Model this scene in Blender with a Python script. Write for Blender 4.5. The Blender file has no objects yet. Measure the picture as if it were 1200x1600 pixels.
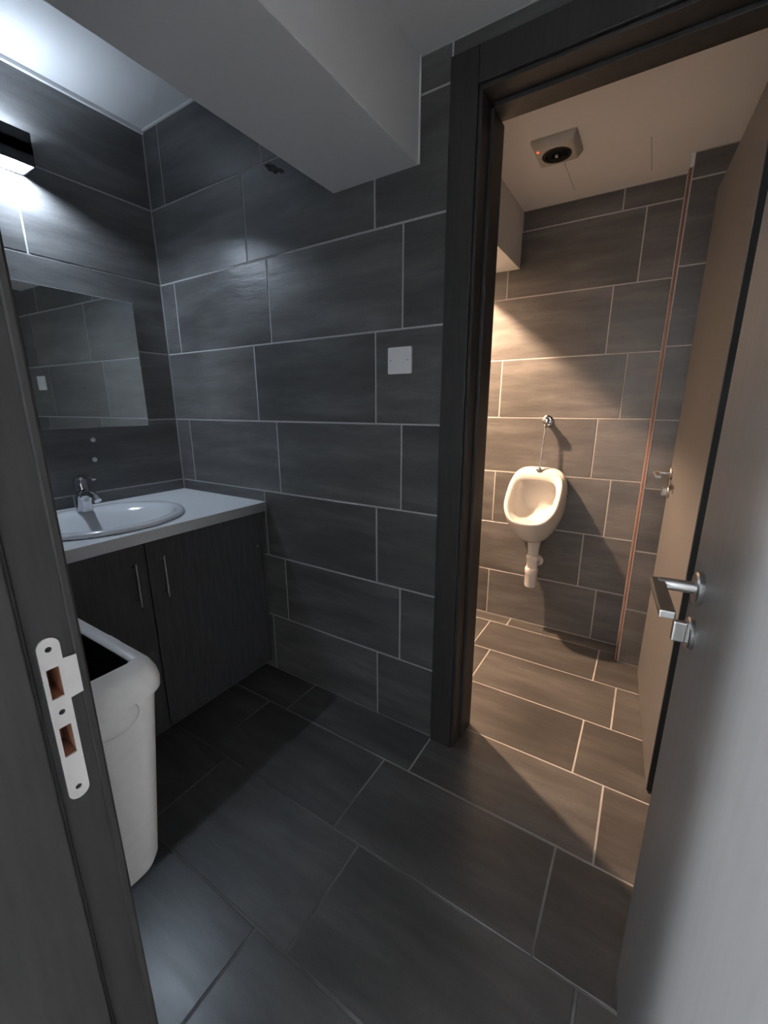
import bpy, bmesh, math, random
from mathutils import Vector, Matrix
random.seed(7)
scene = bpy.context.scene
COL = scene.collection

# ------------------------------------------------------------------ camera, world, exposure
def look(yaw, pitch, roll):
    y, p, r = (math.radians(a) for a in (yaw, pitch, roll))
    f = Vector((-math.sin(y)*math.cos(p), math.cos(y)*math.cos(p), math.sin(p)))
    rt = Vector((math.cos(y), math.sin(y), 0)); up = rt.cross(f)
    rr = math.cos(r)*rt + math.sin(r)*up; uu = rr.cross(f)
    return Matrix(((rr.x, uu.x, -f.x), (rr.y, uu.y, -f.y), (rr.z, uu.z, -f.z)))
cam_d = bpy.data.cameras.new('camera'); cam = bpy.data.objects.new('camera', cam_d); COL.objects.link(cam)
cam_d.sensor_fit = 'VERTICAL'; cam_d.sensor_height = 32; cam_d.sensor_width = 24
cam_d.lens = 652.32/1600*32; cam_d.clip_start = 0.01
cam.matrix_world = Matrix.Translation((2.0305, -1.2726, 1.2682)) @ look(32.036, -14.139, -0.07).to_4x4()
scene.camera = cam
w = bpy.data.worlds.new('world'); scene.world = w; w.use_nodes = True
w.node_tree.nodes['Background'].inputs[0].default_value = (0.6, 0.65, 0.7, 1)
w.node_tree.nodes['Background'].inputs[1].default_value = 0.02
vs = scene.view_settings
vs.view_transform = 'Standard'; vs.look = 'None'; vs.gamma = 1; vs.use_curve_mapping = False
vs.exposure = 0.0
LAMP_COOL = (0.71, 0.84, 1.0); LAMP_WARM = (1.0, 0.645, 0.41); LAMP_HALL = (0.90, 0.95, 1.0)
E_DOWN, E_UP, E_WARM, E_HALL = 275.0, 100.0, 12600.0, 3250.0

# ------------------------------------------------------------------ materials
def new_mat(name):
    m = bpy.data.materials.new(name); m.use_nodes = True
    nt = m.node_tree; return m, nt, nt.nodes['Principled BSDF']
def plain(name, col, rough=0.5, metal=0.0, spec=0.5, bump=0.0, bscale=60, var=0.0, coat=0.0, stretch=(1, 1, 1)):
    m, nt, b = new_mat(name)
    b.inputs['Roughness'].default_value = rough; b.inputs['Metallic'].default_value = metal
    b.inputs['Specular IOR Level'].default_value = spec
    b.inputs['Coat Weight'].default_value = coat
    b.inputs['Base Color'].default_value = (*col, 1)
    if bump or var:
        tc = nt.nodes.new('ShaderNodeTexCoord'); mp = nt.nodes.new('ShaderNodeMapping'); mp.inputs['Scale'].default_value = stretch
        n = nt.nodes.new('ShaderNodeTexNoise'); n.inputs['Scale'].default_value = bscale; n.inputs['Detail'].default_value = 5
        nt.links.new(tc.outputs['Object'], mp.inputs[0]); nt.links.new(mp.outputs[0], n.inputs['Vector'])
        if var:
            r = nt.nodes.new('ShaderNodeValToRGB')
            r.color_ramp.elements[0].position = 0.3; r.color_ramp.elements[1].position = 0.7
            r.color_ramp.elements[0].color = (*[c*(1-var) for c in col], 1); r.color_ramp.elements[1].color = (*[min(1, c*(1+var)) for c in col], 1)
            nt.links.new(n.outputs['Fac'], r.inputs[0]); nt.links.new(r.outputs[0], b.inputs['Base Color'])
        if bump:
            bp = nt.nodes.new('ShaderNodeBump'); bp.inputs['Strength'].default_value = bump; bp.inputs['Distance'].default_value = 0.002
            nt.links.new(n.outputs['Fac'], bp.inputs['Height']); nt.links.new(bp.outputs[0], b.inputs['Normal'])
    return m
def emit(name, col, strength):
    m, nt, b = new_mat(name)
    b.inputs['Base Color'].default_value = (*col, 1)
    b.inputs['Emission Color'].default_value = (*col, 1); b.inputs['Emission Strength'].default_value = strength
    return m
def tile_material(name='charcoal_tile', lo=(0.080, 0.0785, 0.077), mid=(0.114, 0.112, 0.110), hi=(0.168, 0.164, 0.160), rlo=0.29, rhi=0.38, wave=0.18):
    m, nt, b = new_mat(name); N = nt.nodes; K = nt.links.new
    tc = N.new('ShaderNodeTexCoord'); oi = N.new('ShaderNodeObjectInfo')
    mul = N.new('ShaderNodeMath'); mul.operation = 'MULTIPLY'; mul.inputs[1].default_value = 71.0
    K(oi.outputs['Random'], mul.inputs[0])
    comb = N.new('ShaderNodeCombineXYZ'); K(mul.outputs[0], comb.inputs[0]); K(mul.outputs[0], comb.inputs[1]); K(mul.outputs[0], comb.inputs[2])
    mp = N.new('ShaderNodeMapping'); mp.inputs['Scale'].default_value = (1.7, 8.5, 2.0)
    K(tc.outputs['Object'], mp.inputs[0])
    add = N.new('ShaderNodeVectorMath'); add.operation = 'ADD'; K(mp.outputs[0], add.inputs[0]); K(comb.outputs[0], add.inputs[1])
    n1 = N.new('ShaderNodeTexNoise'); n1.inputs['Scale'].default_value = 1.5; n1.inputs['Detail'].default_value = 7; n1.inputs['Roughness'].default_value = 0.6; n1.inputs['Distortion'].default_value = 0.15
    K(add.outputs[0], n1.inputs['Vector'])
    r = N.new('ShaderNodeValToRGB'); e = r.color_ramp.elements
    e[0].position = 0.32; e[0].color = (*lo, 1); e[1].position = 0.72; e[1].color = (*hi, 1)
    x = e.new(0.52); x.color = (*mid, 1)
    K(n1.outputs['Fac'], r.inputs[0])
    n2 = N.new('ShaderNodeTexNoise'); n2.inputs['Scale'].default_value = 160; n2.inputs['Detail'].default_value = 3
    K(tc.outputs['Object'], n2.inputs['Vector'])
    mx = N.new('ShaderNodeMix'); mx.data_type = 'RGBA'; mx.blend_type = 'MULTIPLY'; mx.inputs[0].default_value = 0.35
    K(r.outputs[0], mx.inputs[6]); K(n2.outputs['Color'], mx.inputs[7])
    hs = N.new('ShaderNodeHueSaturation'); hs.inputs['Saturation'].default_value = 0.9
    vr = N.new('ShaderNodeMapRange'); vr.inputs[3].default_value = 1.05; vr.inputs[4].default_value = 1.45
    K(oi.outputs['Random'], vr.inputs[0]); K(vr.outputs[0], hs.inputs['Value'])
    mw = N.new('ShaderNodeHueSaturation'); mw.inputs['Saturation'].default_value = 0.0
    K(n2.outputs['Color'], mw.inputs['Color']); K(mw.outputs[0], mx.inputs[7])
    K(mx.outputs[2], hs.inputs['Color']); K(hs.outputs[0], b.inputs['Base Color'])
    rr = N.new('ShaderNodeMapRange'); rr.inputs[1].default_value = 0.3; rr.inputs[2].default_value = 0.7; rr.inputs[3].default_value = rlo; rr.inputs[4].default_value = rhi
    K(n1.outputs['Fac'], rr.inputs[0]); K(rr.outputs[0], b.inputs['Roughness'])
    b.inputs['Specular IOR Level'].default_value = 0.5
    n3 = N.new('ShaderNodeTexNoise'); n3.inputs['Scale'].default_value = 5; n3.inputs['Detail'].default_value = 2
    K(add.outputs[0], n3.inputs['Vector'])
    b1 = N.new('ShaderNodeBump'); b1.inputs['Strength'].default_value = wave; b1.inputs['Distance'].default_value = 0.006
    K(n3.outputs['Fac'], b1.inputs['Height'])
    b2 = N.new('ShaderNodeBump'); b2.inputs['Strength'].default_value = 0.12; b2.inputs['Distance'].default_value = 0.001
    K(n2.outputs['Fac'], b2.inputs['Height']); K(b1.outputs[0], b2.inputs['Normal']); K(b2.outputs[0], b.inputs['Normal'])
    return m
M = {}
M['tile'] = tile_material()
M['ftile'] = tile_material('charcoal_floor_tile', (0.046, 0.045, 0.044), (0.066, 0.064, 0.0625), (0.100, 0.097, 0.094), 0.28, 0.31, 0.07)
M['grout'] = plain('grout', (0.46, 0.455, 0.45), 0.9, bump=0.3, bscale=200, var=0.12)
def floor_grout():
    m, nt, b = new_mat('floor_grout'); N = nt.nodes; K = nt.links.new; b.inputs['Roughness'].default_value = 0.9
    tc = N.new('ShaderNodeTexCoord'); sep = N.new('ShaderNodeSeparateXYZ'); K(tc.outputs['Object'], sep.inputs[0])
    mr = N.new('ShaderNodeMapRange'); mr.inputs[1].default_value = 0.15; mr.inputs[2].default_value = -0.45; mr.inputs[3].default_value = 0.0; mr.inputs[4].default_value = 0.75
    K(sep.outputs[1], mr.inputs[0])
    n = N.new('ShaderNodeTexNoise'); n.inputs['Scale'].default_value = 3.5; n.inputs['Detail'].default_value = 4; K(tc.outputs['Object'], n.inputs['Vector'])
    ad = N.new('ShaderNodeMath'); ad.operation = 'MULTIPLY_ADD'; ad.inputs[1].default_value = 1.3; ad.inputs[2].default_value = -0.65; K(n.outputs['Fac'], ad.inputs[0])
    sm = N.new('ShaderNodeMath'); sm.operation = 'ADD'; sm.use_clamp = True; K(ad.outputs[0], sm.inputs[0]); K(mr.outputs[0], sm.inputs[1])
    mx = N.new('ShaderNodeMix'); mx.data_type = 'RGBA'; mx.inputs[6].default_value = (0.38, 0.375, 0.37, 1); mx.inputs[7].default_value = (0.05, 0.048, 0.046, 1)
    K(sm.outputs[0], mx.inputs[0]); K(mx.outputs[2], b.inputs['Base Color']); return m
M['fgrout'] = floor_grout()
M['paint'] = plain('ceiling_paint', (0.76, 0.76, 0.765), 0.75, bump=0.15, bscale=90)
M['hall'] = plain('corridor_paint', (0.68, 0.68, 0.68), 0.8, bump=0.1, bscale=80)
M['hallfloor'] = plain('corridor_floor', (0.12, 0.118, 0.115), 0.5, var=0.2, bscale=8)
M['frame'] = plain('dark_frame', (0.032, 0.030, 0.029), 0.5, var=0.2, bscale=14, stretch=(8, 8, 0.6), bump=0.08)
M['door'] = plain('grey_door_laminate', (0.118, 0.116, 0.117), 0.45, var=0.07, bscale=10, stretch=(6, 6, 0.5), bump=0.06)
M['black'] = plain('black_rubber', (0.008, 0.008, 0.008), 0.6, bump=0.05)
M['cab'] = plain('charcoal_laminate', (0.070, 0.071, 0.075), 0.42, var=0.25, bscale=9, stretch=(12, 12, 0.8), bump=0.1)
M['steel'] = plain('brushed_steel', (0.55, 0.54, 0.53), 0.32, 1.0, bump=0.03, bscale=200)
M['chrome'] = plain('chrome', (0.75, 0.76, 0.78), 0.08, 1.0, bump=0.005)
M['zinc'] = plain('white_strike_metal', (0.60, 0.57, 0.55), 0.45, 0.0, var=0.06, bscale=40)
M['wood'] = plain('raw_wood', (0.30, 0.13, 0.07), 0.8, var=0.35, bscale=25)
M['ceramic'] = plain('white_ceramic', (0.62, 0.61, 0.585), 0.14, coat=0.3, bump=0.01, bscale=8)
M['basin'] = plain('basin_ceramic', (0.74, 0.75, 0.77), 0.12, coat=0.3, bump=0.01, bscale=8)
M['plastic'] = plain('white_plastic', (0.84, 0.835, 0.83), 0.35, bump=0.02, bscale=50)
M['pvc'] = plain('white_pvc', (0.72, 0.69, 0.66), 0.35, bump=0.02, bscale=50)
M['binp'] = plain('bin_plastic', (0.86, 0.845, 0.825), 0.33, bump=0.03, bscale=60, var=0.03)
M['dark'] = plain('dark_liner', (0.010, 0.010, 0.011), 0.5, bump=0.3, bscale=20)
M['counter'] = plain('white_laminate', (0.76, 0.77, 0.79), 0.35, bump=0.02, bscale=120)
M['copper'] = plain('copper_trim', (0.15, 0.068, 0.048), 0.45, 0.1, var=0.15, bscale=30)
M['mirror'] = plain('mirror_silver', (0.80, 0.85, 0.85), 0.015, 1.0, bump=0.001)
M['glass_edge'] = plain('mirror_edge', (0.45, 0.55, 0.53), 0.2)
M['box'] = plain('black_lamp_body', (0.05, 0.052, 0.057), 0.45, bump=0.05)
M['fan'] = plain('fan_plastic', (0.45, 0.43, 0.38), 0.5, var=0.06, bscale=30)
M['cement'] = plain('cement_smear', (0.05, 0.05, 0.05), 0.95, var=0.5, bscale=60, bump=0.5)
M['mark'] = plain('grey_print', (0.42, 0.42, 0.43), 0.6, bump=0.02)
M['cool'] = emit('cool_diffuser', LAMP_COOL, E_DOWN*0.25)
M['coolup'] = emit('cool_diffuser_up', LAMP_COOL, E_UP*0.3)
M['coolchip'] = emit('cool_led_chip', LAMP_COOL, E_DOWN*4.6)
M['coolchipup'] = emit('cool_led_chip_up', LAMP_COOL, E_UP*3.0)
M['warm'] = emit('warm_globe', LAMP_WARM, E_WARM)
M['hallglow'] = emit('corridor_diffuser', LAMP_HALL, E_HALL)
M['led'] = emit('red_led', (1.0, 0.12, 0.04), 1.6)

# ------------------------------------------------------------------ helpers
def link(name, me, mat, parent=None, loc=(0, 0, 0), rot=None):
    o = bpy.data.objects.new(name, me); COL.objects.link(o); o.location = loc
    if rot is not None: o.rotation_euler = rot
    if parent is not None: o.parent = parent
    if mat is not None and not me.materials: me.materials.append(M[mat])
    return o
def tag(o, label, cat, group=None, kind=None):
    o['label'] = label; o['category'] = cat
    if group: o['group'] = group
    if kind: o['kind'] = kind
    return o
def thing(name, label, cat, loc=(0, 0, 0), rz=0, group=None, kind=None):
    o = bpy.data.objects.new(name, None); COL.objects.link(o); o.location = loc; o.rotation_euler = (0, 0, rz)
    o.empty_display_size = 0.05
    return tag(o, label, cat, group, kind)
def bm_box(bm, a, b):
    xs = [(a[i], b[i]) for i in range(3)]
    v = [bm.verts.new((xs[0][i & 1], xs[1][(i >> 1) & 1], xs[2][(i >> 2) & 1])) for i in range(8)]
    for f in ((0, 2, 3, 1), (4, 5, 7, 6), (0, 1, 5, 4), (2, 6, 7, 3), (0, 4, 6, 2), (1, 3, 7, 5)):
        bm.faces.new([v[i] for i in f])
def finish(bm, name, smooth=False, angle=None):
    bmesh.ops.recalc_face_normals(bm, faces=bm.faces)
    me = bpy.data.meshes.new(name); bm.to_mesh(me); bm.free()
    if smooth or angle:
        for p in me.polygons: p.use_smooth = True
        if angle: me.set_sharp_from_angle(angle=math.radians(angle))
    return me
def box(name, a, b, mat, parent=None, bev=0.0, seg=2):
    bm = bmesh.new(); bm_box(bm, a, b)
    if bev: bmesh.ops.bevel(bm, geom=list(bm.edges), offset=bev, segments=seg, profile=0.5, affect='EDGES')
    return link(name, finish(bm, name), mat, parent)
def boxes(name, lst, mat, parent=None):
    bm = bmesh.new()
    for a, b in lst: bm_box(bm, a, b)
    return link(name, finish(bm, name), mat, parent)
def loft(bm, rings, close=True, cap0=False, cap1=False):
    vr = [[bm.verts.new(p) for p in r] for r in rings]; n = len(vr[0])
    for i in range(len(vr)-1):
        for j in range(n if close else n-1):
            k = (j+1) % n
            bm.faces.new((vr[i][j], vr[i][k], vr[i+1][k], vr[i+1][j]))
    if cap0: bm.faces.new(vr[0])
    if cap1: bm.faces.new(vr[-1])
    return vr
def frame_of(d):
    d = Vector(d).normalized(); t = Vector((0, 0, 1)) if abs(d.z) < 0.9 else Vector((1, 0, 0))
    a = d.cross(t).normalized(); return a, d.cross(a)
def lathe(name, prof, mat, parent=None, origin=(0, 0, 0), axis=(0, 0, 1), n=28, angle=40):
    # prof: list of (radius, distance along axis)
    a, b = frame_of(axis); ax = Vector(axis).normalized(); o = Vector(origin); bm = bmesh.new()
    rings = [[o + ax*h + (a*math.cos(2*math.pi*k/n) + b*math.sin(2*math.pi*k/n))*max(r, 1e-4) for k in range(n)] for r, h in prof]
    loft(bm, rings, True, True, True)
    return link(name, finish(bm, name, angle=angle), mat, parent)
def tube(name, pts, rad, mat, parent=None, n=14, flat=None):
    P = [Vector(p) for p in pts]; R = rad if isinstance(rad, (list, tuple)) else [rad]*len(P)
    bm = bmesh.new(); rings = []; a = None
    for i, p in enumerate(P):
        d = (P[min(i+1, len(P)-1)] - P[max(i-1, 0)]).normalized()
        if a is None: a, b = frame_of(d)
        else:
            a = (a - d*a.dot(d)).normalized()
        b = d.cross(a)
        s = flat if flat else 1.0
        rings.append([p + (a*math.cos(2*math.pi*k/n) + b*s*math.sin(2*math.pi*k/n))*R[i] for k in range(n)])
    loft(bm, rings, True, True, True)
    return link(name, finish(bm, name, angle=50), mat, parent)
def sheet(name, splines, thick, mat, parent, origin, ux, uy):
    """flat plate cut from outlines with holes, extruded to a thickness; ux, uy span its plane"""
    cu = bpy.data.curves.new(name, 'CURVE'); cu.dimensions = '2D'; cu.fill_mode = 'BOTH'; cu.extrude = thick/2
    for s in splines:
        sp = cu.splines.new('POLY'); sp.points.add(len(s)-1); sp.use_cyclic_u = True
        for p, q in zip(sp.points, s): p.co = (q[0], q[1], 0, 1)
    tmp = bpy.data.objects.new(name, cu); COL.objects.link(tmp)
    dg = bpy.context.evaluated_depsgraph_get(); dg.update()
    me = bpy.data.meshes.new_from_object(tmp.evaluated_get(dg)); me.name = name
    bpy.data.objects.remove(tmp); bpy.data.curves.remove(cu)
    ux, uy = Vector(ux), Vector(uy); uz = ux.cross(uy)
    mt = Matrix((ux, uy, uz)).transposed().to_4x4(); mt.translation = Vector(origin)
    me.transform(mt); me.materials.clear()
    return link(name, me, mat, parent)
def rect(u0, u1, v0, v1): return [(u0, v0), (u1, v0), (u1, v1), (u0, v1)]
def circ(u, v, r, n=20): return [(u + r*math.cos(2*math.pi*k/n), v + r*math.sin(2*math.pi*k/n)) for k in range(n)]
def stadium(u0, u1, v0, v1, n=10):
    c, r = (u0+u1)/2, (u1-u0)/2
    return [(c + r*math.cos(math.pi*k/n), v1-r + r*math.sin(math.pi*k/n)) for k in range(n+1)] + [(c - r*math.cos(math.pi*k/n), v0+r - r*math.sin(math.pi*k/n)) for k in range(n+1)]
def rrect(u0, u1, v0, v1, r, n=6):
    out = []
    for cx, cy, a0 in ((u1-r, v1-r, 0), (u0+r, v1-r, 90), (u0+r, v0+r, 180), (u1-r, v0+r, 270)):
        for k in range(n+1):
            a = math.radians(a0 + 90*k/n); out.append((cx + r*math.cos(a), cy + r*math.sin(a)))
    return out

# ------------------------------------------------------------------ tiling
H0, TH, GAP, TT = 0.2955, 0.3048, 0.0060, 0.007
COURSES = [(0.0, H0)] + [(H0 + TH*k, H0 + TH*(k+1)) for k in range(8)]
_cache = {}
def tile_mesh(wd, ht, mat='tile'):
    key = (round(wd, 3), round(ht, 3), mat)
    if key not in _cache:
        x, y, c = wd/2, ht/2, 0.0012
        v = []
        for (xx, yy, zz) in ((x, y, -TT), (x, y, -c), (x-c, y-c, 0)):
            v += [(-xx, -yy, zz), (xx, -yy, zz), (xx, yy, zz), (-xx, yy, zz)]
        f = [(8, 9, 10, 11), (3, 2, 1, 0)]
        for k in range(2):
            for j in range(4):
                a, b = 4*k + j, 4*k + (j+1) % 4; f.append((a, b, b+4, a+4))
        me = bpy.data.meshes.new('tile'); me.from_pydata(v, [], f); me.materials.append(M[mat]); _cache[key] = me
    return _cache[key]
def lay(parent, regions, rows, joint_of, place, name='tile', pitch=0.6, mat='tile'):
    """rows: list of (v0, v1); joint_of(i) -> first joint u; place(u, v) -> (location, rotation)"""
    for i, (r0, r1) in enumerate(rows):
        for (u0, u1, v0, v1) in regions:
            a0, a1 = max(r0, v0), min(r1, v1)
            if a1 - a0 < 0.012: continue
            j = joint_of(i); j -= math.ceil((j - u0)/pitch)*pitch
            cuts = [j + pitch*k for k in range(12)]
            for c0, c1 in zip(cuts[:-1], cuts[1:]):
                b0, b1 = max(c0, u0), min(c1, u1)
                if b1 - b0 < 0.012: continue
                g = GAP/2
                wd, ht = b1 - b0 - 2*g, a1 - a0 - 2*g
                loc, rot = place((b0+b1)/2, (a0+a1)/2)
                t = link(name, tile_mesh(wd, ht, mat), None, parent, loc)
                tilt = Matrix.Rotation(random.uniform(-0.0022, 0.0022), 3, 'X') @ Matrix.Rotation(random.uniform(-0.0012, 0.0012), 3, 'Y')
                t.rotation_euler = (rot @ tilt).to_euler()
def basis(ux, uy):
    ux, uy = Vector(ux), Vector(uy); return Matrix((ux, uy, ux.cross(uy))).transposed()
R_B = basis((1, 0, 0), (0, 0, 1))        # faces -y
R_F = basis((-1, 0, 0), (0, 0, 1))       # faces +y
R_L = basis((0, 1, 0), (0, 0, 1))        # faces +x
R_R = basis((0, -1, 0), (0, 0, 1))       # faces -x
R_G = basis((1, 0, 0), (0, 1, 0))        # faces +z
GR = 0.0014                              # grout recess

CEIL_L, CEIL_R, BEAM_Z, BEAM0, BEAM1 = 2.427, 2.215, 1.957, 1.035, 1.356
XR = 2.40                                # right wall
YT, YB2, YF, YF2 = 1.13, 0.154, -1.117, -1.262
OP0, OP1, OPZ = 1.535, 2.235, 2.08        # rough openings in both door walls

def struct(o, label, cat): return tag(o, label, cat, kind='structure')
# floor
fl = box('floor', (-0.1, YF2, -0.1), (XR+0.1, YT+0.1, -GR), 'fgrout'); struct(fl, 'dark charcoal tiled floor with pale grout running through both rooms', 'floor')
frows = [(1.032 - TH*(k+1), 1.032 - TH*k) for k in range(-1, 9)]
lay(fl, [(0.0, XR, YF2, YT)], frows, lambda i: 1.4525 if i % 2 == 0 else 1.353, lambda u, v: (Vector((u, v, 0)), R_G), mat='ftile')
# wall with the vanity
wl = box('wall_left', (-0.12, YF2, 0), (-GR, YB2, CEIL_L), 'grout'); struct(wl, 'charcoal tiled wall behind the mirror and vanity', 'wall')
lay(wl, [(YF, 0.0, 0, CEIL_L)], COURSES, lambda i: -0.503 if i % 2 == 0 else -0.60, lambda u, v: (Vector((0, u, v)), R_L))
# wall with the light-switch and the toilet doorway
wb = boxes('wall_back', [((-0.02, GR, 0), (OP0, YB2-GR, CEIL_L)), ((OP1, GR, 0), (XR+0.02, YB2-GR, CEIL_L)), ((OP0, GR, OPZ), (OP1, YB2-GR, CEIL_L))], 'grout')
struct(wb, 'charcoal tiled wall with the blank switch plate and toilet doorway', 'wall')
BJ = lambda i: 0.600 if i % 2 == 0 else 0.705
TJ = lambda i: 0.600 if i % 2 == 1 else 0.6955
Z7 = COURSES[7][0]
PB = lambda u, v: (Vector((u, 0, v)), R_B)
lay(wb, [(0.0, 1.4535, 0, Z7), (0.0, BEAM0, Z7, CEIL_L), (BEAM1, 1.4535, Z7, CEIL_R), (2.315, XR, 0, Z7), (1.4535, 2.315, 2.1725, CEIL_R)], COURSES, BJ, PB)
PB2 = lambda u, v: (Vector((u, YB2, v)), R_F)
lay(wb, [(0.0, 1.4535, 0, Z7), (0.0, BEAM0, Z7, CEIL_L)], COURSES, TJ, PB2)
# toilet room walls
wt = box('wall_toilet_back', (-0.02, YT+GR, 0), (XR+0.02, YT+0.1, CEIL_L), 'grout'); struct(wt, 'charcoal tiled wall that carries the urinal', 'wall')
lay(wt, [(0.0, 2.029, 0, Z7), (0.0, BEAM0, Z7, CEIL_L), (BEAM1, 2.029, Z7, CEIL_R)], COURSES, TJ, lambda u, v: (Vector((u, YT, v)), R_B))
wtl = box('wall_toilet_left', (-0.12, YB2, 0), (-GR, YT+0.1, CEIL_L), 'grout'); struct(wtl, 'charcoal tiled side wall of the toilet left of the doorway', 'wall')
lay(wtl, [(YB2, YT, 0, CEIL_L)], COURSES, lambda i: 0.25 if i % 2 == 0 else 0.35, lambda u, v: (Vector((0, u, v)), R_L))
YP = 0.964
wp = boxes('wall_column', [((2.0405, YP+GR, 0), (XR, YT, CEIL_R)), ((2.0305+GR, YP+0.012, 0), (2.0405, YT, CEIL_R))], 'grout')
struct(wp, 'narrow tiled boxing in the far corner behind the open toilet door', 'wall')
lay(wp, [(2.0425, XR, 0, CEIL_R)], COURSES, lambda i: 2.6, lambda u, v: (Vector((u, YP, v)), R_B))
lay(wp, [(YP+0.014, YT, 0, CEIL_R)], COURSES, lambda i: 0.6, lambda u, v: (Vector((2.0305, u, v)), R_R))
wr = box('wall_right', (XR+GR, YF2, 0), (XR+0.12, YT+0.1, CEIL_R), 'grout'); struct(wr, 'charcoal tiled wall hidden behind the two open doors', 'wall')
lay(wr, [(YF, 0.0, 0, CEIL_R), (YB2, YP, 0, CEIL_R)], COURSES, lambda i: -0.4 if i % 2 == 0 else -0.5, lambda u, v: (Vector((XR, u, v)), R_R))
wf = boxes('wall_front', [((-0.12, YF2, 0), (1.512, YF-GR, CEIL_L)), ((OP1, YF2, 0), (XR+0.12, YF-GR, CEIL_L)), ((1.512, YF2, OPZ), (OP1, YF-GR, CEIL_L))], 'grout')
struct(wf, 'wall with the entrance doorway the picture is taken from', 'wall')
lay(wf, [(0.0, 1.46, 0, Z7), (0.0, BEAM0, Z7, CEIL_L)], COURSES, BJ, lambda u, v: (Vector((u, YF, v)), R_F))
# ceilings and the dropped beam
cl = box('ceiling_left', (-0.12, YF2, CEIL_L), (BEAM0+0.02, YT+0.1, CEIL_L+0.08), 'paint'); struct(cl, 'bright white ceiling strip above the mirror and wall lamp', 'ceiling')
cr = box('ceiling_right', (BEAM1-0.02, YF2, CEIL_R), (XR+0.12, YT+0.1, CEIL_R+0.08), 'paint'); struct(cr, 'lower white painted ceiling over the doorways and urinal', 'ceiling')
bmw = box('ceiling_beam', (BEAM0, YF2, BEAM_Z), (BEAM1, YT+0.05, CEIL_L+0.06), 'paint', bev=0.003); struct(bmw, 'white painted beam dropping below the ceiling and running into the toilet', 'beam')
for i, xs in enumerate((1.604, 1.900)):
    box('panel_seam', (xs-0.0016, 0.765, CEIL_R-0.0006), (xs+0.0016, 1.03, CEIL_R+0.002), 'mark', cr)
tr = box('trim_1', (-0.001, YF, CEIL_L-0.016), (0.012, 0.0, CEIL_L+0.001), 'paint', bev=0.003); struct(tr, 'thin white plaster strip along the ceiling above the mirror wall', 'trim')
tr2 = boxes('trim_5', [((0.0, -0.008, CEIL_L-0.007), (BEAM0, 0.0, CEIL_L+0.001)), ((BEAM1-0.001, -0.004, BEAM_Z), (BEAM1+0.004, 0.0, CEIL_R)), ], 'paint'); struct(tr2, 'thin pale filler line where ceiling and beam meet the switch wall', 'trim')
# copper corner trim on the tiled boxing
bm = bmesh.new(); n = 8; rad = 0.010
prof = [(2.0305 + rad - rad*math.cos(math.pi/2*k/n), YP + rad - rad*math.sin(math.pi/2*k/n)) for k in range(n+1)] + [(2.0305+rad, YP+rad)]
loft(bm, [[(x, y, z) for x, y in prof] for z in (0.0, 2.165)], True, True, True)
ct = link('trim_2', finish(bm, 'trim_2', angle=40), 'copper'); struct(ct, 'copper brown rounded edge strip running up the tiled boxing', 'trim')
box('grout_line', (2.0405, YP-0.0006, 0.0), (2.0440, YP+0.002, 2.165), 'grout', ct)
box('grout_line', (2.0280, YP+0.010, 0.0), (2.0310, YP+0.014, 2.165), 'grout', ct)
box('plaster_chip', (2.031, YP-0.001, 2.167), (2.046, YP+0.016, CEIL_R), 'paint', ct, bev=0.003)

# ------------------------------------------------------------------ door frames
def frame(name, label, ys, room, face0=1.545, face1=2.225):
    """ys = (front, back) of the wall; room = y of the wall face that carries the wide architrave"""
    t = thing(name, label, 'door frame', (1.5, ys[0], 0), kind='structure'); o = Vector((-1.5, -ys[0], 0))
    return t
def put(t, name, a, b, mat, bev=0.0, seg=2):
    o = box(name, a, b, mat, None, bev, seg); o.parent = t; o.matrix_parent_inverse = Matrix.Translation(-Vector(t.location)); return o
def adopt(t, o):
    o.parent = t; o.matrix_parent_inverse = Matrix.Translation(-Vector(t.location)); return o
# toilet doorway
t2 = thing('trim_3', 'dark grey wooden frame around the doorway to the urinal', 'door frame', (1.5, 0, 0), kind='structure')
HZ = 2.065
put(t2, 'architrave', (1.4535, -0.012, 0), (1.5345, 0.004, 2.172), 'frame', 0.002)
put(t2, 'architrave', (2.2355, -0.012, 0), (2.3150, 0.004, 2.172), 'frame', 0.002)
put(t2, 'architrave', (1.5345, -0.012, HZ+0.024), (2.2355, 0.004, 2.172), 'frame', 0.002)
put(t2, 'jamb_lining', (1.5352, -0.004, 0), (1.5450, YB2, HZ+0.02), 'frame', 0.001)
put(t2, 'jamb_lining', (2.2250, -0.004, 0), (2.2348, YB2, HZ+0.02), 'frame', 0.001)
put(t2, 'head_lining', (1.5352, -0.004, HZ+0.012), (2.2348, YB2, HZ+0.022), 'frame', 0.001)
put(t2, 'door_stop', (1.5450, 0.060, 0), (1.5560, YB2, HZ), 'frame', 0.0015)
put(t2, 'door_stop', (1.5560, 0.060, HZ), (2.2250, YB2-0.04, HZ+0.012), 'frame', 0.0015)
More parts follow.
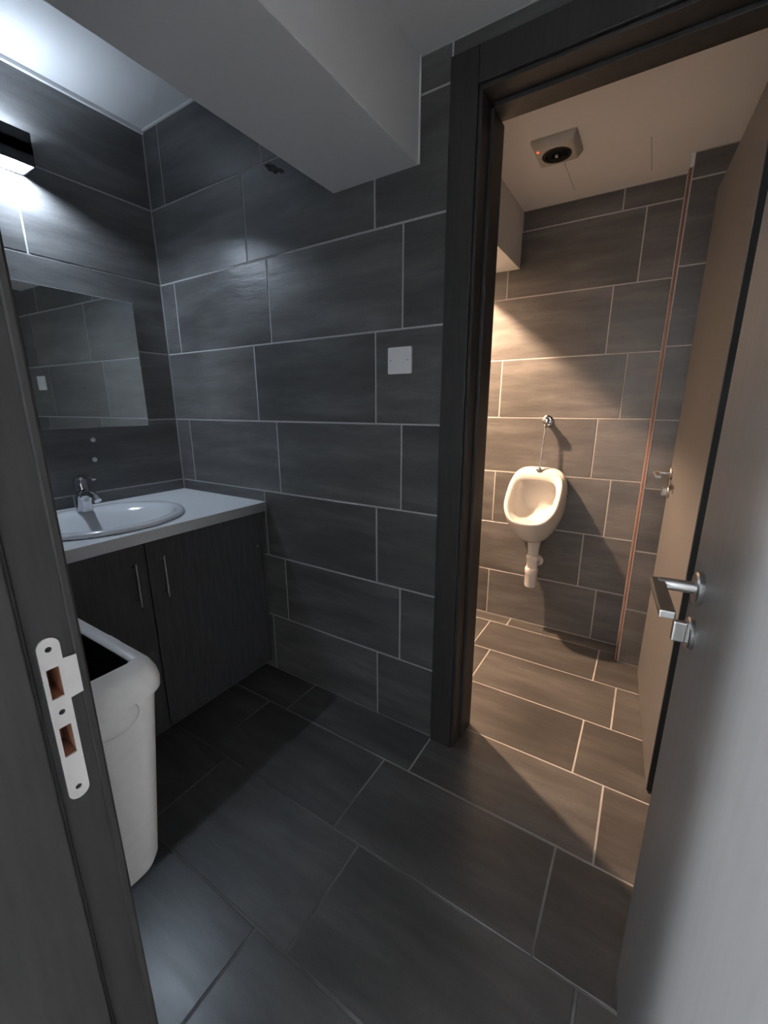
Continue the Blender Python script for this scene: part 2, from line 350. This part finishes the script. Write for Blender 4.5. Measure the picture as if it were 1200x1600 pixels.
# entrance frame
t1 = thing('trim_4', 'dark grey entrance door frame with a pale strike plate', 'door frame', (1.5, YF2, 0), kind='structure')
JX, SX = 1.55, 1.562
sheet_jamb = sheet('jamb_lining', [rect(-1.157, -1.1165, 0, HZ+0.02), rect(-1.1440, -1.1300, 0.9775, 1.015), rect(-1.1440, -1.1300, 0.9075, 0.9465)], 0.014, 'frame', None, (JX-0.007, 0, 0), (0, 1, 0), (0, 0, 1)); adopt(t1, sheet_jamb)
put(t1, 'door_stop', (1.536, YF2-0.004, 0), (SX, -1.1575, HZ+0.02), 'frame', 0.002)
put(t1, 'gasket', (JX+0.0002, -1.1573, 0), (JX+0.0085, -1.1535, HZ+0.01), 'black', 0.0015)
put(t1, 'architrave', (1.46, -1.1165, 0), (1.5485, -1.1055, 2.17), 'frame', 0.003)
put(t1, 'architrave', (2.236, -1.1165, 0), (2.32, -1.1055, 2.17), 'frame', 0.003)
put(t1, 'architrave', (1.5485, -1.1165, HZ+0.02), (2.236, -1.1055, 2.17), 'frame', 0.003)
put(t1, 'jamb_lining', (2.226, YF2, 0), (2.2348, -1.1165, HZ+0.02), 'frame', 0.001)
put(t1, 'head_lining', (1.536, YF2, HZ+0.012), (2.2348, -1.1165, HZ+0.022), 'frame', 0.001)
for z0, z1 in ((0.979, 1.0135), (0.909, 0.945)):
    bm = bmesh.new(); a = (JX-0.0345, -1.1434, z0-0.0009); b = (JX-0.0004, -1.1306, z1+0.0009)
    v = [bm.verts.new(p) for p in ((b[0], a[1], a[2]), (b[0], b[1], a[2]), (b[0], b[1], b[2]), (b[0], a[1], b[2]), (a[0], a[1], a[2]), (a[0], b[1], a[2]), (a[0], b[1], b[2]), (a[0], a[1], b[2]))]
    for f in ((4, 5, 6, 7), (0, 1, 5, 4), (1, 2, 6, 5), (2, 3, 7, 6), (3, 0, 4, 7)): bm.faces.new([v[k] for k in f])
    adopt(t1, link('lock_pocket', finish(bm, 'lock_pocket'), 'wood'))
y0, y1 = -1.1465, -1.1270
st = stadium(y0, y1, 0.853, 1.0465)
# tab for the latch on the room side
k = 10
plate_out = []
for p in st:
    plate_out.append(p)
right = [p for p in st]
outline = [(y1, 0.973), (-1.1152, 0.974), (-1.1152, 1.0185), (y1, 1.0195)] + [p for p in st if True]
sp = sheet('strike_plate', [outline, rect(-1.1425, -1.1315, 0.979, 1.0135), rect(-1.1425, -1.1315, 0.909, 0.945), circ(-1.1370, 1.0345, 0.0030), circ(-1.1368, 0.962, 0.0030), circ(-1.1368, 0.867, 0.0030)], 0.002, 'zinc', None, (JX+0.0011, 0, 0), (0, 1, 0), (0, 0, 1)); adopt(t1, sp)
sp['label'] = 'pale metal strike plate with two lock openings'
for z in (1.0345, 0.962, 0.867):
    s_ = lathe('screw', [(0.0030, 0), (0.0030, 0.0008), (0.0012, 0.0006), (0.0004, 0.0002)], 'dark', None, (JX+0.0001, -1.1369, z), (1, 0, 0), 14)
    s_.parent = sp

# ------------------------------------------------------------------ doors
def lever_handle(t, y, z, sgn_len, thumb_dz):
    """on the face x = 0 of a leaf, pointing to -x; lever runs along y"""
    rose = lathe('handle_rose', [(0.0255, 0), (0.0260, 0.002), (0.0260, 0.007), (0.0235, 0.0095), (0.012, 0.0098)], 'steel', t, (0, y, z), (-1, 0, 0), 32)
    lathe('handle_neck', [(0.0095, 0.006), (0.0095, 0.056), (0.0085, 0.0575)], 'steel', rose, (0, y, z), (-1, 0, 0), 20)
    e = y + sgn_len*0.125; a, b = sorted((y - sgn_len*0.010, e))
    box('lever', (-0.0680, a, z-0.0060), (-0.0480, b, z+0.0060), 'steel', rose, 0.0022, 2)
    r2 = lathe('thumb_turn_rose', [(0.0255, 0), (0.0260, 0.002), (0.0260, 0.006), (0.0235, 0.0085), (0.010, 0.009)], 'steel', t, (0, y, z-thumb_dz), (-1, 0, 0), 32)
    box('thumb_turn', (-0.028, y-0.006, z-thumb_dz-0.018), (-0.008, y+0.006, z-thumb_dz+0.018), 'steel', r2, 0.003, 2)
def door(name, label, hinge, ang, length, top, hz, off):
    t = thing(name, label, 'door', (hinge[0], hinge[1], 0), ang, kind='structure')
    box('leaf', (0.0, 0.004, 0.008), (0.040, length, top), 'door', t, 0.0015)
    box('edge_band', (0.0015, 0.0, 0.008), (0.0385, 0.0045, top), 'black', t, 0.001)
    box('edge_band', (0.0015, length-0.0005, 0.008), (0.0385, length+0.002, top), 'frame', t, 0.0005)
    lever_handle(t, length-off, hz, -1, 0.078)
    return t
h = Vector((2.185, -1.128)); far = Vector((2.1255, -0.428)); d = far - h
door('door_1', 'pale grey entrance door swung open close at the right', h, math.atan2(-d.x, d.y), d.length, 2.05, 0.990, 0.066)
h = Vector((2.176, 0.166)); far = Vector((2.1305, 0.904)); d = far - h
door('door_2', 'grey toilet door standing open beyond the doorway, lit warm', h, math.atan2(-d.x, d.y), d.length, 2.05, 0.995, 0.06)

# ------------------------------------------------------------------ vanity
YC = -0.54
cab = thing('vanity_cabinet', 'charcoal two-door vanity cabinet under the white countertop', 'cabinet', (0.0, -0.005, 0))
FX = 0.582
put(cab, 'side_panel', (0.005, -1.10, 0.046), (FX-0.018, -1.084, 0.815), 'cab', 0.001)
put(cab, 'side_panel', (0.005, -0.021, 0.046), (FX-0.018, -0.005, 0.815), 'cab', 0.001)
put(cab, 'bottom_panel', (0.005, -1.084, 0.046), (FX-0.018, -0.021, 0.062), 'cab', 0.001)
put(cab, 'back_panel', (0.005, -1.084, 0.062), (0.013, -0.021, 0.70), 'cab', 0.001)
put(cab, 'front_rail', (FX-0.036, -1.084, 0.775), (FX-0.018, -0.021, 0.815), 'cab', 0.001)
put(cab, 'plinth', (0.02, -1.10, 0.0), (0.528, -0.005, 0.046), 'cab')
for a, b, hy in ((-1.075, YC-0.002, YC-0.050), (YC+0.002, -0.022, YC+0.050)):
    dd = put(cab, 'door', (FX-0.017, a, 0.050), (FX, b, 0.806), 'cab', 0.0015)
    hd = tube('handle', [(FX+0.024, hy, 0.590), (FX+0.024, hy, 0.750)], 0.0038, 'steel', None, 14); hd.parent = dd
    hd['label'] = 'slim steel bar handle'
    for z in (0.606, 0.734):
        pp = tube('handle_post', [(FX-0.001, hy, z), (FX+0.024, hy, z)], 0.004, 'steel', None, 10); pp.parent = dd
put(cab, 'filler_strip', (FX-0.017, -0.0205, 0.050), (FX, -0.005, 0.812), 'cab', 0.001)
lathe_o = lathe('screw_cap', [(0.004, 0), (0.004, 0.0012), (0.002, 0.0018)], 'mark', None, (FX, -0.045, 0.655), (1, 0, 0), 12); adopt(cab, lathe_o)
# countertop with the basin cut-out
BX, AX, AY = 0.352, 0.232, 0.270
def ell(ax, ay, n=64, cx=BX, cy=YC): return [(cx + ax*math.cos(2*math.pi*k/n), cy + ay*math.sin(2*math.pi*k/n)) for k in range(n)]
ctop = sheet('countertop', [rect(0.001, 0.612, -1.112, -0.001), ell(AX-0.025, AY-0.025)], 0.040, 'counter', None, (0, 0, 0.836), (1, 0, 0), (0, 1, 0))
tag(ctop, 'pale grey white countertop around the oval basin', 'countertop')
# basin
bm = bmesh.new(); n = 64
def er(fx, fy, z, sh=0.0): return [(BX + sh + fx*math.cos(2*math.pi*k/n), YC + fy*math.sin(2*math.pi*k/n), z) for k in range(n)]
rings = [er(AX-0.030, AY-0.030, 0.80), er(AX-0.028, AY-0.028, 0.857), er(AX-0.004, AY-0.004, 0.857), er(AX, AY, 0.861), er(AX+0.001, AY+0.001, 0.866), er(AX-0.003, AY-0.003, 0.872), er(AX-0.012, AY-0.012, 0.8755), er(AX-0.026, AY-0.030, 0.8745)]
for s, z, sh in ((0.035, 0.871, .004), (0.050, 0.858, .012), (0.068, 0.835, .02), (0.090, 0.800, .025), (0.125, 0.765, .025), (0.175, 0.745, .02), (0.205, 0.740, .02)):
    rings.append(er(max(AX-s-0.012, 0.018), max(AY-s, 0.03), z, sh+0.006))
loft(bm, rings, True, True, True)
bas = thing('wash_basin', 'white oval ceramic wash basin set into the countertop', 'basin', (BX, YC, 0.856))
adopt(bas, link('bowl', finish(bm, 'bowl', angle=60), 'basin'))
adopt(bas, lathe('drain', [(0.021, 0), (0.022, 0.003), (0.017, 0.005), (0.006, 0.003)], 'chrome', None, (BX+0.026, YC, 0.740), (0, 0, 1), 24))
# mixer tap
FXX = 0.178
tap = thing('mixer_tap', 'chrome single lever mixer tap on the basin rim', 'tap', (FXX, YC, 0.874))
adopt(tap, lathe('base_ring', [(0.027, 0), (0.027, 0.004), (0.024, 0.007)], 'chrome', None, (FXX, YC, 0.873), (0, 0, 1), 28))
adopt(tap, tube('body', [(FXX, YC, 0.877), (FXX+0.002, YC, 0.905), (FXX+0.008, YC, 0.932), (FXX+0.016, YC, 0.948), (FXX+0.018, YC, 0.956)], [0.0265, 0.0245, 0.0245, 0.023, 0.014], 'chrome', None, 22))
adopt(tap, tube('spout', [(FXX+0.004, YC, 0.918), (FXX+0.040, YC, 0.941), (FXX+0.075, YC, 0.946), (FXX+0.106, YC, 0.938), (FXX+0.120, YC, 0.925)], [0.019, 0.0185, 0.016, 0.0135, 0.0125], 'chrome', None, 18))
hub = adopt(tap, tube('lever_hub', [(FXX+0.004, YC, 0.952), (FXX-0.002, YC, 0.970), (FXX-0.008, YC, 0.988), (FXX-0.010, YC, 1.000), (FXX-0.011, YC, 1.005)], [0.021, 0.025, 0.0245, 0.019, 0.009], 'chrome', None, 22))
lv = tube('lever', [(FXX-0.016, YC, 0.994), (FXX+0.02, YC, 1.012), (FXX+0.07, YC, 1.014), (FXX+0.115, YC, 1.006)], [0.014, 0.014, 0.012, 0.008], 'chrome', None, 14, flat=0.5); lv.parent = hub
# mirror
mir = thing('wall_mirror', 'frameless rectangular mirror on the tiles above the basin', 'mirror', (0.010, -0.150, 1.184), math.radians(1.55))
box('glass', (-0.002, -0.780, 0.0), (0.003, 0.0, 0.528), 'mirror', mir, 0.001, 1)
box('backing', (-0.0035, -0.778, 0.002), (-0.002, -0.002, 0.526), 'glass_edge', mir)
box('glass_edge', (-0.0020, -0.780, 0.5281), (0.0030, 0.0, 0.5296), 'counter', mir)  # white strip paints in the lamplight caught along the mirror's top edge
for yy in (-0.70, -0.08):
    for zz in (0.06, 0.47): box('spacer', (-0.0095 + yy*0.027, yy-0.012, zz-0.012), (-0.0035, yy+0.012, zz+0.012), 'glass_edge', mir)
for y, z, lab in ((-0.394, 1.132, 'white screw cap on the tiles just below the mirror'), (-0.400, 1.047, 'white screw cap on the tiles lower down above the tap')):
    c = lathe('screw_cap', [(0.0100, 0.0), (0.0100, 0.003), (0.0085, 0.006), (0.004, 0.0075)], 'plastic', None, (0.0, y, z), (1, 0, 0), 20); tag(c, lab, 'screw cap', 'white screw caps under the mirror')
# wall lamp
LY0, LY1, LZ0, LZ1 = -0.575, -0.472, 2.077, 2.178
lamp = thing('wall_lamp', 'small black cube wall lamp shining up and down above the mirror', 'lamp', (0, (LY0+LY1)/2, LZ0))
wth = 0.004
def shell(z0, z1, x0=0.001, x1=0.101):
    return [((x0, LY0, z0), (x1, LY0+wth, z1)), ((x0, LY1-wth, z0), (x1, LY1, z1)), ((x0, LY0, z0), (x0+wth, LY1, z1)), ((x1-wth, LY0, z0), (x1, LY1, z1))]
adopt(lamp, boxes('housing', shell(LZ0, LZ1) + [((0.001, LY0, 2.110), (0.101, LY1, 2.145))], 'box'))
LYC = (LY0+LY1)/2
dn = put(lamp, 'diffuser', (0.006, LY0+0.005, 2.098), (0.096, LY1-0.005, 2.108), 'cool'); dn['label'] = 'glowing cool white light panel'
put(lamp, 'led_chip', (0.034, LYC-0.018, 2.0955), (0.070, LYC+0.018, 2.0982), 'coolchip')
put(lamp, 'diffuser', (0.012, LY0+0.011, 2.147), (0.090, LY1-0.011, 2.155), 'coolup')
put(lamp, 'led_chip', (0.034, LYC-0.018, 2.1548), (0.070, LYC+0.018, 2.1575), 'coolchipup')

# switch plate
sw = thing('switch_plate', 'white square blank switch plate beside the toilet doorway', 'switch plate', (1.30, 0, 1.376))
o = sheet('plate', [rrect(1.2555, 1.3445, 1.3745, 1.4585, 0.004)], 0.008, 'plastic', None, (0, -0.0045, 0), (1, 0, 0), (0, 0, 1)); adopt(sw, o)
for x in (1.2675, 1.3315): adopt(sw, lathe('screw', [(0.0026, 0), (0.0026, 0.0006), (0.0008, 0.0002)], 'mark', None, (x, -0.0085, 1.4175), (0, -1, 0), 14))
adopt(sw, tube('embossed_mark', [(1.3 + 0.008*math.cos(a), -0.0086, 1.428 + 0.008*math.sin(a)) for a in [math.pi*k/10 for k in range(-1, 12)]], 0.0009, 'plastic', None, 6))

# cement smear below the beam
bm = bmesh.new()
out = [(0.725, 2.116), (0.752, 2.111), (0.775, 2.104), (0.792, 2.090), (0.812, 2.083), (0.822, 2.072), (0.806, 2.070), (0.795, 2.078), (0.778, 2.076), (0.762, 2.088), (0.748, 2.092), (0.738, 2.104)]
loft(bm, [[(x, -0.0002, z) for x, z in out], [(x, -0.0022 - 0.001*(i % 3), z) for i, (x, z) in enumerate(out)]], True, False, True)
cs = link('cement_smear', finish(bm, 'cement_smear'), 'cement'); tag(cs, 'rough dark cement smear on the tiles under the beam', 'cement smear')

# ------------------------------------------------------------------ waste bin, hung on the wall beside the entrance
bin_ = thing('waste_bin', 'tall white plastic waste bin with a dark open top, hung beside the entrance frame', 'bin', (1.18, -1.03, 0.433))
def rr3(x0, x1, y0, y1, r, z, n=9): return [(x, y, z) for x, y in rrect(x0, x1, y0, y1, r, n)]
X0, X1, Y0, Y1 = 0.985, 1.388, -1.1145, -0.938
bm = bmesh.new()
def bsec(z, ins=0.0, back=0.0):
    f = (z - 0.433)/0.37
    return rr3(1.005 - 0.008*f + ins, 1.366 + 0.010*f - ins, -1.112 + back, -0.984 + 0.038*f - ins, 0.034, z)
loft(bm, [bsec(0.433, 0.040, 0.02), bsec(0.4345, 0.026, 0.01), bsec(0.441, 0.013, 0.004), bsec(0.453, 0.004), bsec(0.470), bsec(0.6), bsec(0.7), bsec(0.815), bsec(0.815, 0.003, 0.003), bsec(0.6, 0.003, 0.003)], True, True, False)
adopt(bin_, link('bucket', finish(bm, 'bucket', angle=50), 'binp'))
bm = bmesh.new()
L = [rr3(X0+.008, X1-.008, Y0+.004, Y1-.008, .034, 0.806), rr3(X0+.001, X1-.001, Y0, Y1-.001, .040, 0.806), rr3(X0, X1, Y0, Y1, .041, 0.820), rr3(X0+.003, X1-.003, Y0, Y1-.002, .041, 0.834),
     rr3(X0+.009, X1-.012, Y0+.002, Y1-.008, .037, 0.848), rr3(X0+.017, X1-.022, Y0+.006, Y1-.015, .030, 0.8565), rr3(X0+.030, X1-.034, Y0+.018, Y1-.036, .014, 0.861), rr3(X0+.034, X1-.038, Y0+.022, Y1-.040, .010, 0.858)]
loft(bm, L, True, False, False)
lid = adopt(bin_, link('lid', finish(bm, 'lid', angle=50), 'binp'))
mk = box('lid_slot', (1.225, -0.9535, 0.8500), (1.262, -0.9505, 0.8554), 'mark'); mk.parent = lid
bm = bmesh.new()
loft(bm, [rr3(X0+.0345, X1-.0385, Y0+.0225, Y1-.0405, .010, 0.8575), rr3(X0+.036, X1-.040, Y0+.024, Y1-.042, .010, 0.82), rr3(X0+.045, X1-.048, Y0+.026, Y1-.050, .012, 0.62), rr3(X0+.06, X1-.06, Y0+.03, Y1-.06, .012, 0.56)], True, False, True)
adopt(bin_, link('liner', finish(bm, 'liner', angle=50), 'dark'))
bm = bmesh.new(); oc = (-1.026, 0.789); m_ = 28
def oval(s, x): return [(x, oc[0] + 0.037*s*math.cos(2*math.pi*k/m_), oc[1] + 0.027*s*math.sin(2*math.pi*k/m_)) for k in range(m_)]
loft(bm, [oval(1.0, 1.370), oval(0.98, 1.3800), oval(0.90, 1.3822), oval(0.5, 1.3828)], True, False, True)
adopt(bin_, link('moulded_oval', finish(bm, 'moulded_oval', angle=50), 'binp'))

# ------------------------------------------------------------------ urinal
UX = 1.552
ur = thing('urinal', 'white ceramic wall urinal with white plastic trap on the tiled wall', 'urinal', (UX, YT, 0.52))
n = 56
def sup(t, ex): 
    c, s = math.cos(t), math.sin(t); return math.copysign(abs(c)**(2/ex), c), math.copysign(abs(s)**(2/ex), s)
def back_pt(t):
    c, s = sup(t, 3.8 if math.sin(t) > 0 else 2.9); z = 0.745 + (0.195 if s > 0 else 0.205)*s
    wd = 0.148*(1 - (0.40*(-s)**1.6 if s < 0 else 0.06*s**3)); return Vector((UX + wd*c, 0.0, z))
def rim_pt(t, kx=1.0, kv=1.0, sh=0.0):
    c, s = sup(t, 4.0 if math.sin(t) > 0 else 3.0); v = s*kv - sh
    wd = 0.140*(1 - (0.20*(-s)**2 if s < 0 else 0.04*s**2))
    z = 0.802 + 0.128*v; d = 0.168 - 0.118*v
    return Vector((UX + wd*c*kx, d, z))
def to_w(p): return (p.x, YT - p.y, p.z)
th = [2*math.pi*k/n for k in range(n)]
rings = []
for s in (0.0, 0.12, 0.28, 0.45, 0.62, 0.78, 0.9, 1.0):
    r = []
    for t in th:
        b, q = back_pt(t), rim_pt(t); p = b.lerp(q, s)
        sn = math.sin(t); bul = math.sin(math.pi*min(s*1.0, 1))
        amt = 0.010 + (0.040*(-sn)**1.5 if sn < 0 else 0.004*sn)
        rad_ = Vector((math.cos(t)*0.7, 0, sn)); p = p + rad_*amt*bul
        if sn < 0: p.y += 0.02*(-sn)*math.sin(math.pi*s)
        r.append(to_w(p))
    rings.append(r)
nrm = Vector((0, 0.735, 0.678))
def rimring(kx, kv, up, sh=0.0): return [to_w(rim_pt(t, kx, kv, sh) + nrm*up) for t in th]
rings += [rimring(0.985, 0.985, 0.007), rimring(0.955, 0.955, 0.010), rimring(0.885, 0.905, 0.008, 0.045), rimring(0.81, 0.845, 0.001, 0.100), rimring(0.785, 0.82, -0.010, 0.120)]
for kx, kv, dep, dz in ((0.770, 0.805, 0.035, -0.004), (0.75, 0.78, 0.075, -0.010), (0.70, 0.73, 0.115, -0.022), (0.58, 0.60, 0.150, -0.036), (0.36, 0.38, 0.165, -0.046), (0.10, 0.10, 0.170, -0.050)):
    r = []
    for t in th:
        p = rim_pt(t, kx, kv, 0.12); p.y = max(0.030 + 0.012*(1-kx), p.y - dep); p.z += dz; r.append(to_w(p))
    rings.append(r)
bm = bmesh.new(); loft(bm, rings, True, True, True)
body = adopt(ur, link('bowl', finish(bm, 'bowl', angle=70), 'ceramic'))
TX, TY = UX+0.012, 1.052
adopt(ur, lathe('spigot', [(0.041, 0), (0.037, -0.015), (0.031, -0.06), (0.028, -0.105)], 'ceramic', None, (TX, TY, 0.560), (0, 0, 1), 28))
adopt(ur, lathe('collar', [(0.033, 0), (0.034, -0.004), (0.034, -0.02), (0.032, -0.024)], 'pvc', None, (TX, TY, 0.458), (0, 0, 1), 28))
adopt(ur, lathe('trap', [(0.030, 0), (0.031, -0.05), (0.0355, -0.054), (0.0365, -0.06), (0.0365, -0.082), (0.034, -0.086), (0.0335, -0.155), (0.031, -0.163), (0.02, -0.165)], 'pvc', None, (TX, TY, 0.436), (0, 0, 1), 28))
adopt(ur, tube('waste_pipe', [(TX, TY, 0.408), (TX+0.006, TY+0.04, 0.408), (TX+0.01, YT-0.001, 0.406)], 0.017, 'pvc', None, 18))
adopt(ur, lathe('rosette', [(0.034, 0), (0.034, 0.004), (0.028, 0.010), (0.018, 0.012)], 'pvc', None, (TX+0.010, YT, 0.406), (0, -1, 0), 28))
sc_ = lathe('fixing_screw', [(0.0055, 0), (0.0055, 0.003), (0.002, 0.004)], 'dark', None, (UX+0.1515, YT-0.045, 0.805), (1, -0.15, 0), 14); adopt(ur, sc_)
# flush valve
fv = thing('flush_valve', 'small chrome flush valve with a thin pipe above the urinal', 'valve', (1.56, YT, 1.197))
adopt(fv, lathe('wall_plate', [(0.027, 0), (0.027, 0.004), (0.021, 0.009), (0.014, 0.010)], 'chrome', None, (1.562, YT, 1.197), (0, -1, 0), 28))
adopt(fv, lathe('valve_body', [(0.0135, 0.008), (0.0135, 0.026), (0.016, 0.028), (0.016, 0.035), (0.0125, 0.037), (0.0125, 0.040), (0.0185, 0.042), (0.0195, 0.048), (0.0185, 0.056), (0.012, 0.060)], 'chrome', None, (1.562, YT, 1.197), (0, -1, 0), 24))
adopt(fv, tube('flush_pipe', [(1.562, YT-0.040, 1.190), (1.561, YT-0.042, 1.165), (1.556, YT-0.050, 1.05), (1.552, YT-0.055, 0.935)], 0.0055, 'chrome', None, 12))
adopt(fv, lathe('pipe_nut', [(0.009, 0), (0.0095, 0.002), (0.0095, 0.018), (0.008, 0.02)], 'chrome', None, (1.5612, YT-0.042, 1.160), (0, 0, 1), 8))
adopt(fv, lathe('pipe_collar', [(0.019, 0), (0.019, 0.003), (0.009, 0.008), (0.007, 0.014)], 'chrome', None, (1.552, YT-0.055, 0.936), (0, 0, 1), 22))

# ------------------------------------------------------------------ extractor fan
fx, fy, fz = 1.600, 0.640, CEIL_R
fan = thing('extractor_fan', 'square white extractor fan with dark round grille on the toilet ceiling', 'fan', (fx, fy, fz))
bm = bmesh.new()
def sq(h, z, r): return [(fx + x, fy + y, z) for x, y in rrect(-h, h, -h, h, r, 4)]
loft(bm, [sq(0.080, fz, .008), sq(0.080, fz-0.006, .008), sq(0.068, fz-0.028, .010), sq(0.062, fz-0.031, .010)], True, True, True)
adopt(fan, link('cover', finish(bm, 'cover', angle=35), 'fan'))
gr = adopt(fan, lathe('grille', [(0.052, 0), (0.052, 0.003), (0.048, 0.004), (0.046, 0.001)], 'dark', None, (fx+0.002, fy-0.002, fz-0.0305), (0, 0, -1), 36))
for r_ in (0.040, 0.030, 0.020):
    ri = lathe('grille_ring', [(r_-0.002, 0.0), (r_-0.002, 0.004), (r_+0.002, 0.004), (r_+0.002, 0.0)], 'black', None, (fx+0.002, fy-0.002, fz-0.0315), (0, 0, -1), 32)
    ri.parent = gr
hb = lathe('grille_hub', [(0.006, 0), (0.006, 0.006), (0.003, 0.008)], 'fan', None, (fx+0.002, fy-0.002, fz-0.0315), (0, 0, -1), 16); hb.parent = gr
ld = adopt(fan, lathe('indicator_light', [(0.005, 0), (0.005, 0.002), (0.002, 0.004)], 'led', None, (fx-0.054, fy-0.056, fz-0.0305), (0, 0, -1), 14)); ld['label'] = 'small glowing red light'

# ------------------------------------------------------------------ toilet pendant lamp (out of sight, left of the beam)
cx_, cy_, cz_ = 0.72, 0.65, 2.225
cl2 = thing('pendant_lamp', 'warm round bulb hanging from the toilet ceiling left of the beam', 'lamp', (cx_, cy_, CEIL_L))
adopt(cl2, lathe('ceiling_rose', [(0.045, 0), (0.045, 0.010), (0.020, 0.024), (0.006, 0.027)], 'plastic', None, (cx_, cy_, CEIL_L), (0, 0, -1), 28))
adopt(cl2, tube('cord', [(cx_, cy_, CEIL_L-0.02), (cx_, cy_, cz_+0.073)], 0.003, 'plastic', None, 10))
adopt(cl2, lathe('lamp_holder', [(0.008, 0), (0.018, 0.008), (0.020, 0.045), (0.017, 0.050)], 'plastic', None, (cx_, cy_, cz_+0.078), (0, 0, -1), 24))
adopt(cl2, lathe('bulb', [(0.014, 0)] + [(0.030*math.sin(a), 0.030 - 0.030*math.cos(a)) for a in [math.pi*k/14 for k in range(3, 14)]] + [(0.002, 0.0599)], 'warm', None, (cx_, cy_, cz_+0.030), (0, 0, -1), 28))

# ------------------------------------------------------------------ corridor behind the camera
YH = -2.75
box_h = box('floor_corridor', (-0.9, YH, -0.1), (3.2, YF2, -GR), 'hallfloor'); struct(box_h, 'plain grey corridor floor outside the entrance doorway', 'floor')
o = box('wall_corridor_back', (-0.9, YH-0.1, 0), (3.2, YH, 2.6), 'hall'); struct(o, 'plain painted far wall of the corridor', 'wall')
o = box('wall_corridor_left', (-1.0, YH, 0), (-0.9, YF2, 2.6), 'hall'); struct(o, 'plain painted corridor end wall nearest the vanity', 'wall')
o = box('wall_corridor_right', (3.2, YH, 0), (3.3, YF2, 2.6), 'hall'); struct(o, 'plain painted corridor end wall nearest the entrance door', 'wall')
o = boxes('wall_corridor_front', [((-0.9, YF2-0.012, 0), (1.535, YF2-0.0005, 2.6)), ((2.236, YF2-0.012, 0), (3.2, YF2-0.0005, 2.6)), ((1.535, YF2-0.012, 2.08), (2.236, YF2-0.0005, 2.6))], 'hall'); struct(o, 'plain painted corridor wall around the entrance doorway', 'wall')
o = box('ceiling_corridor', (-0.9, YH, 2.6), (3.2, YF2, 2.7), 'hall'); struct(o, 'plain painted corridor ceiling', 'ceiling')
hl = thing('corridor_lamp', 'square panel lamp on the corridor ceiling', 'lamp', (0.36, -2.42, 2.6))
put(hl, 'lamp_tray', (0.22, -2.56, 2.57), (0.50, -2.28, 2.60), 'plastic', 0.003)
put(hl, 'lamp_panel', (0.26, -2.52, 2.562), (0.46, -2.32, 2.571), 'hallglow')
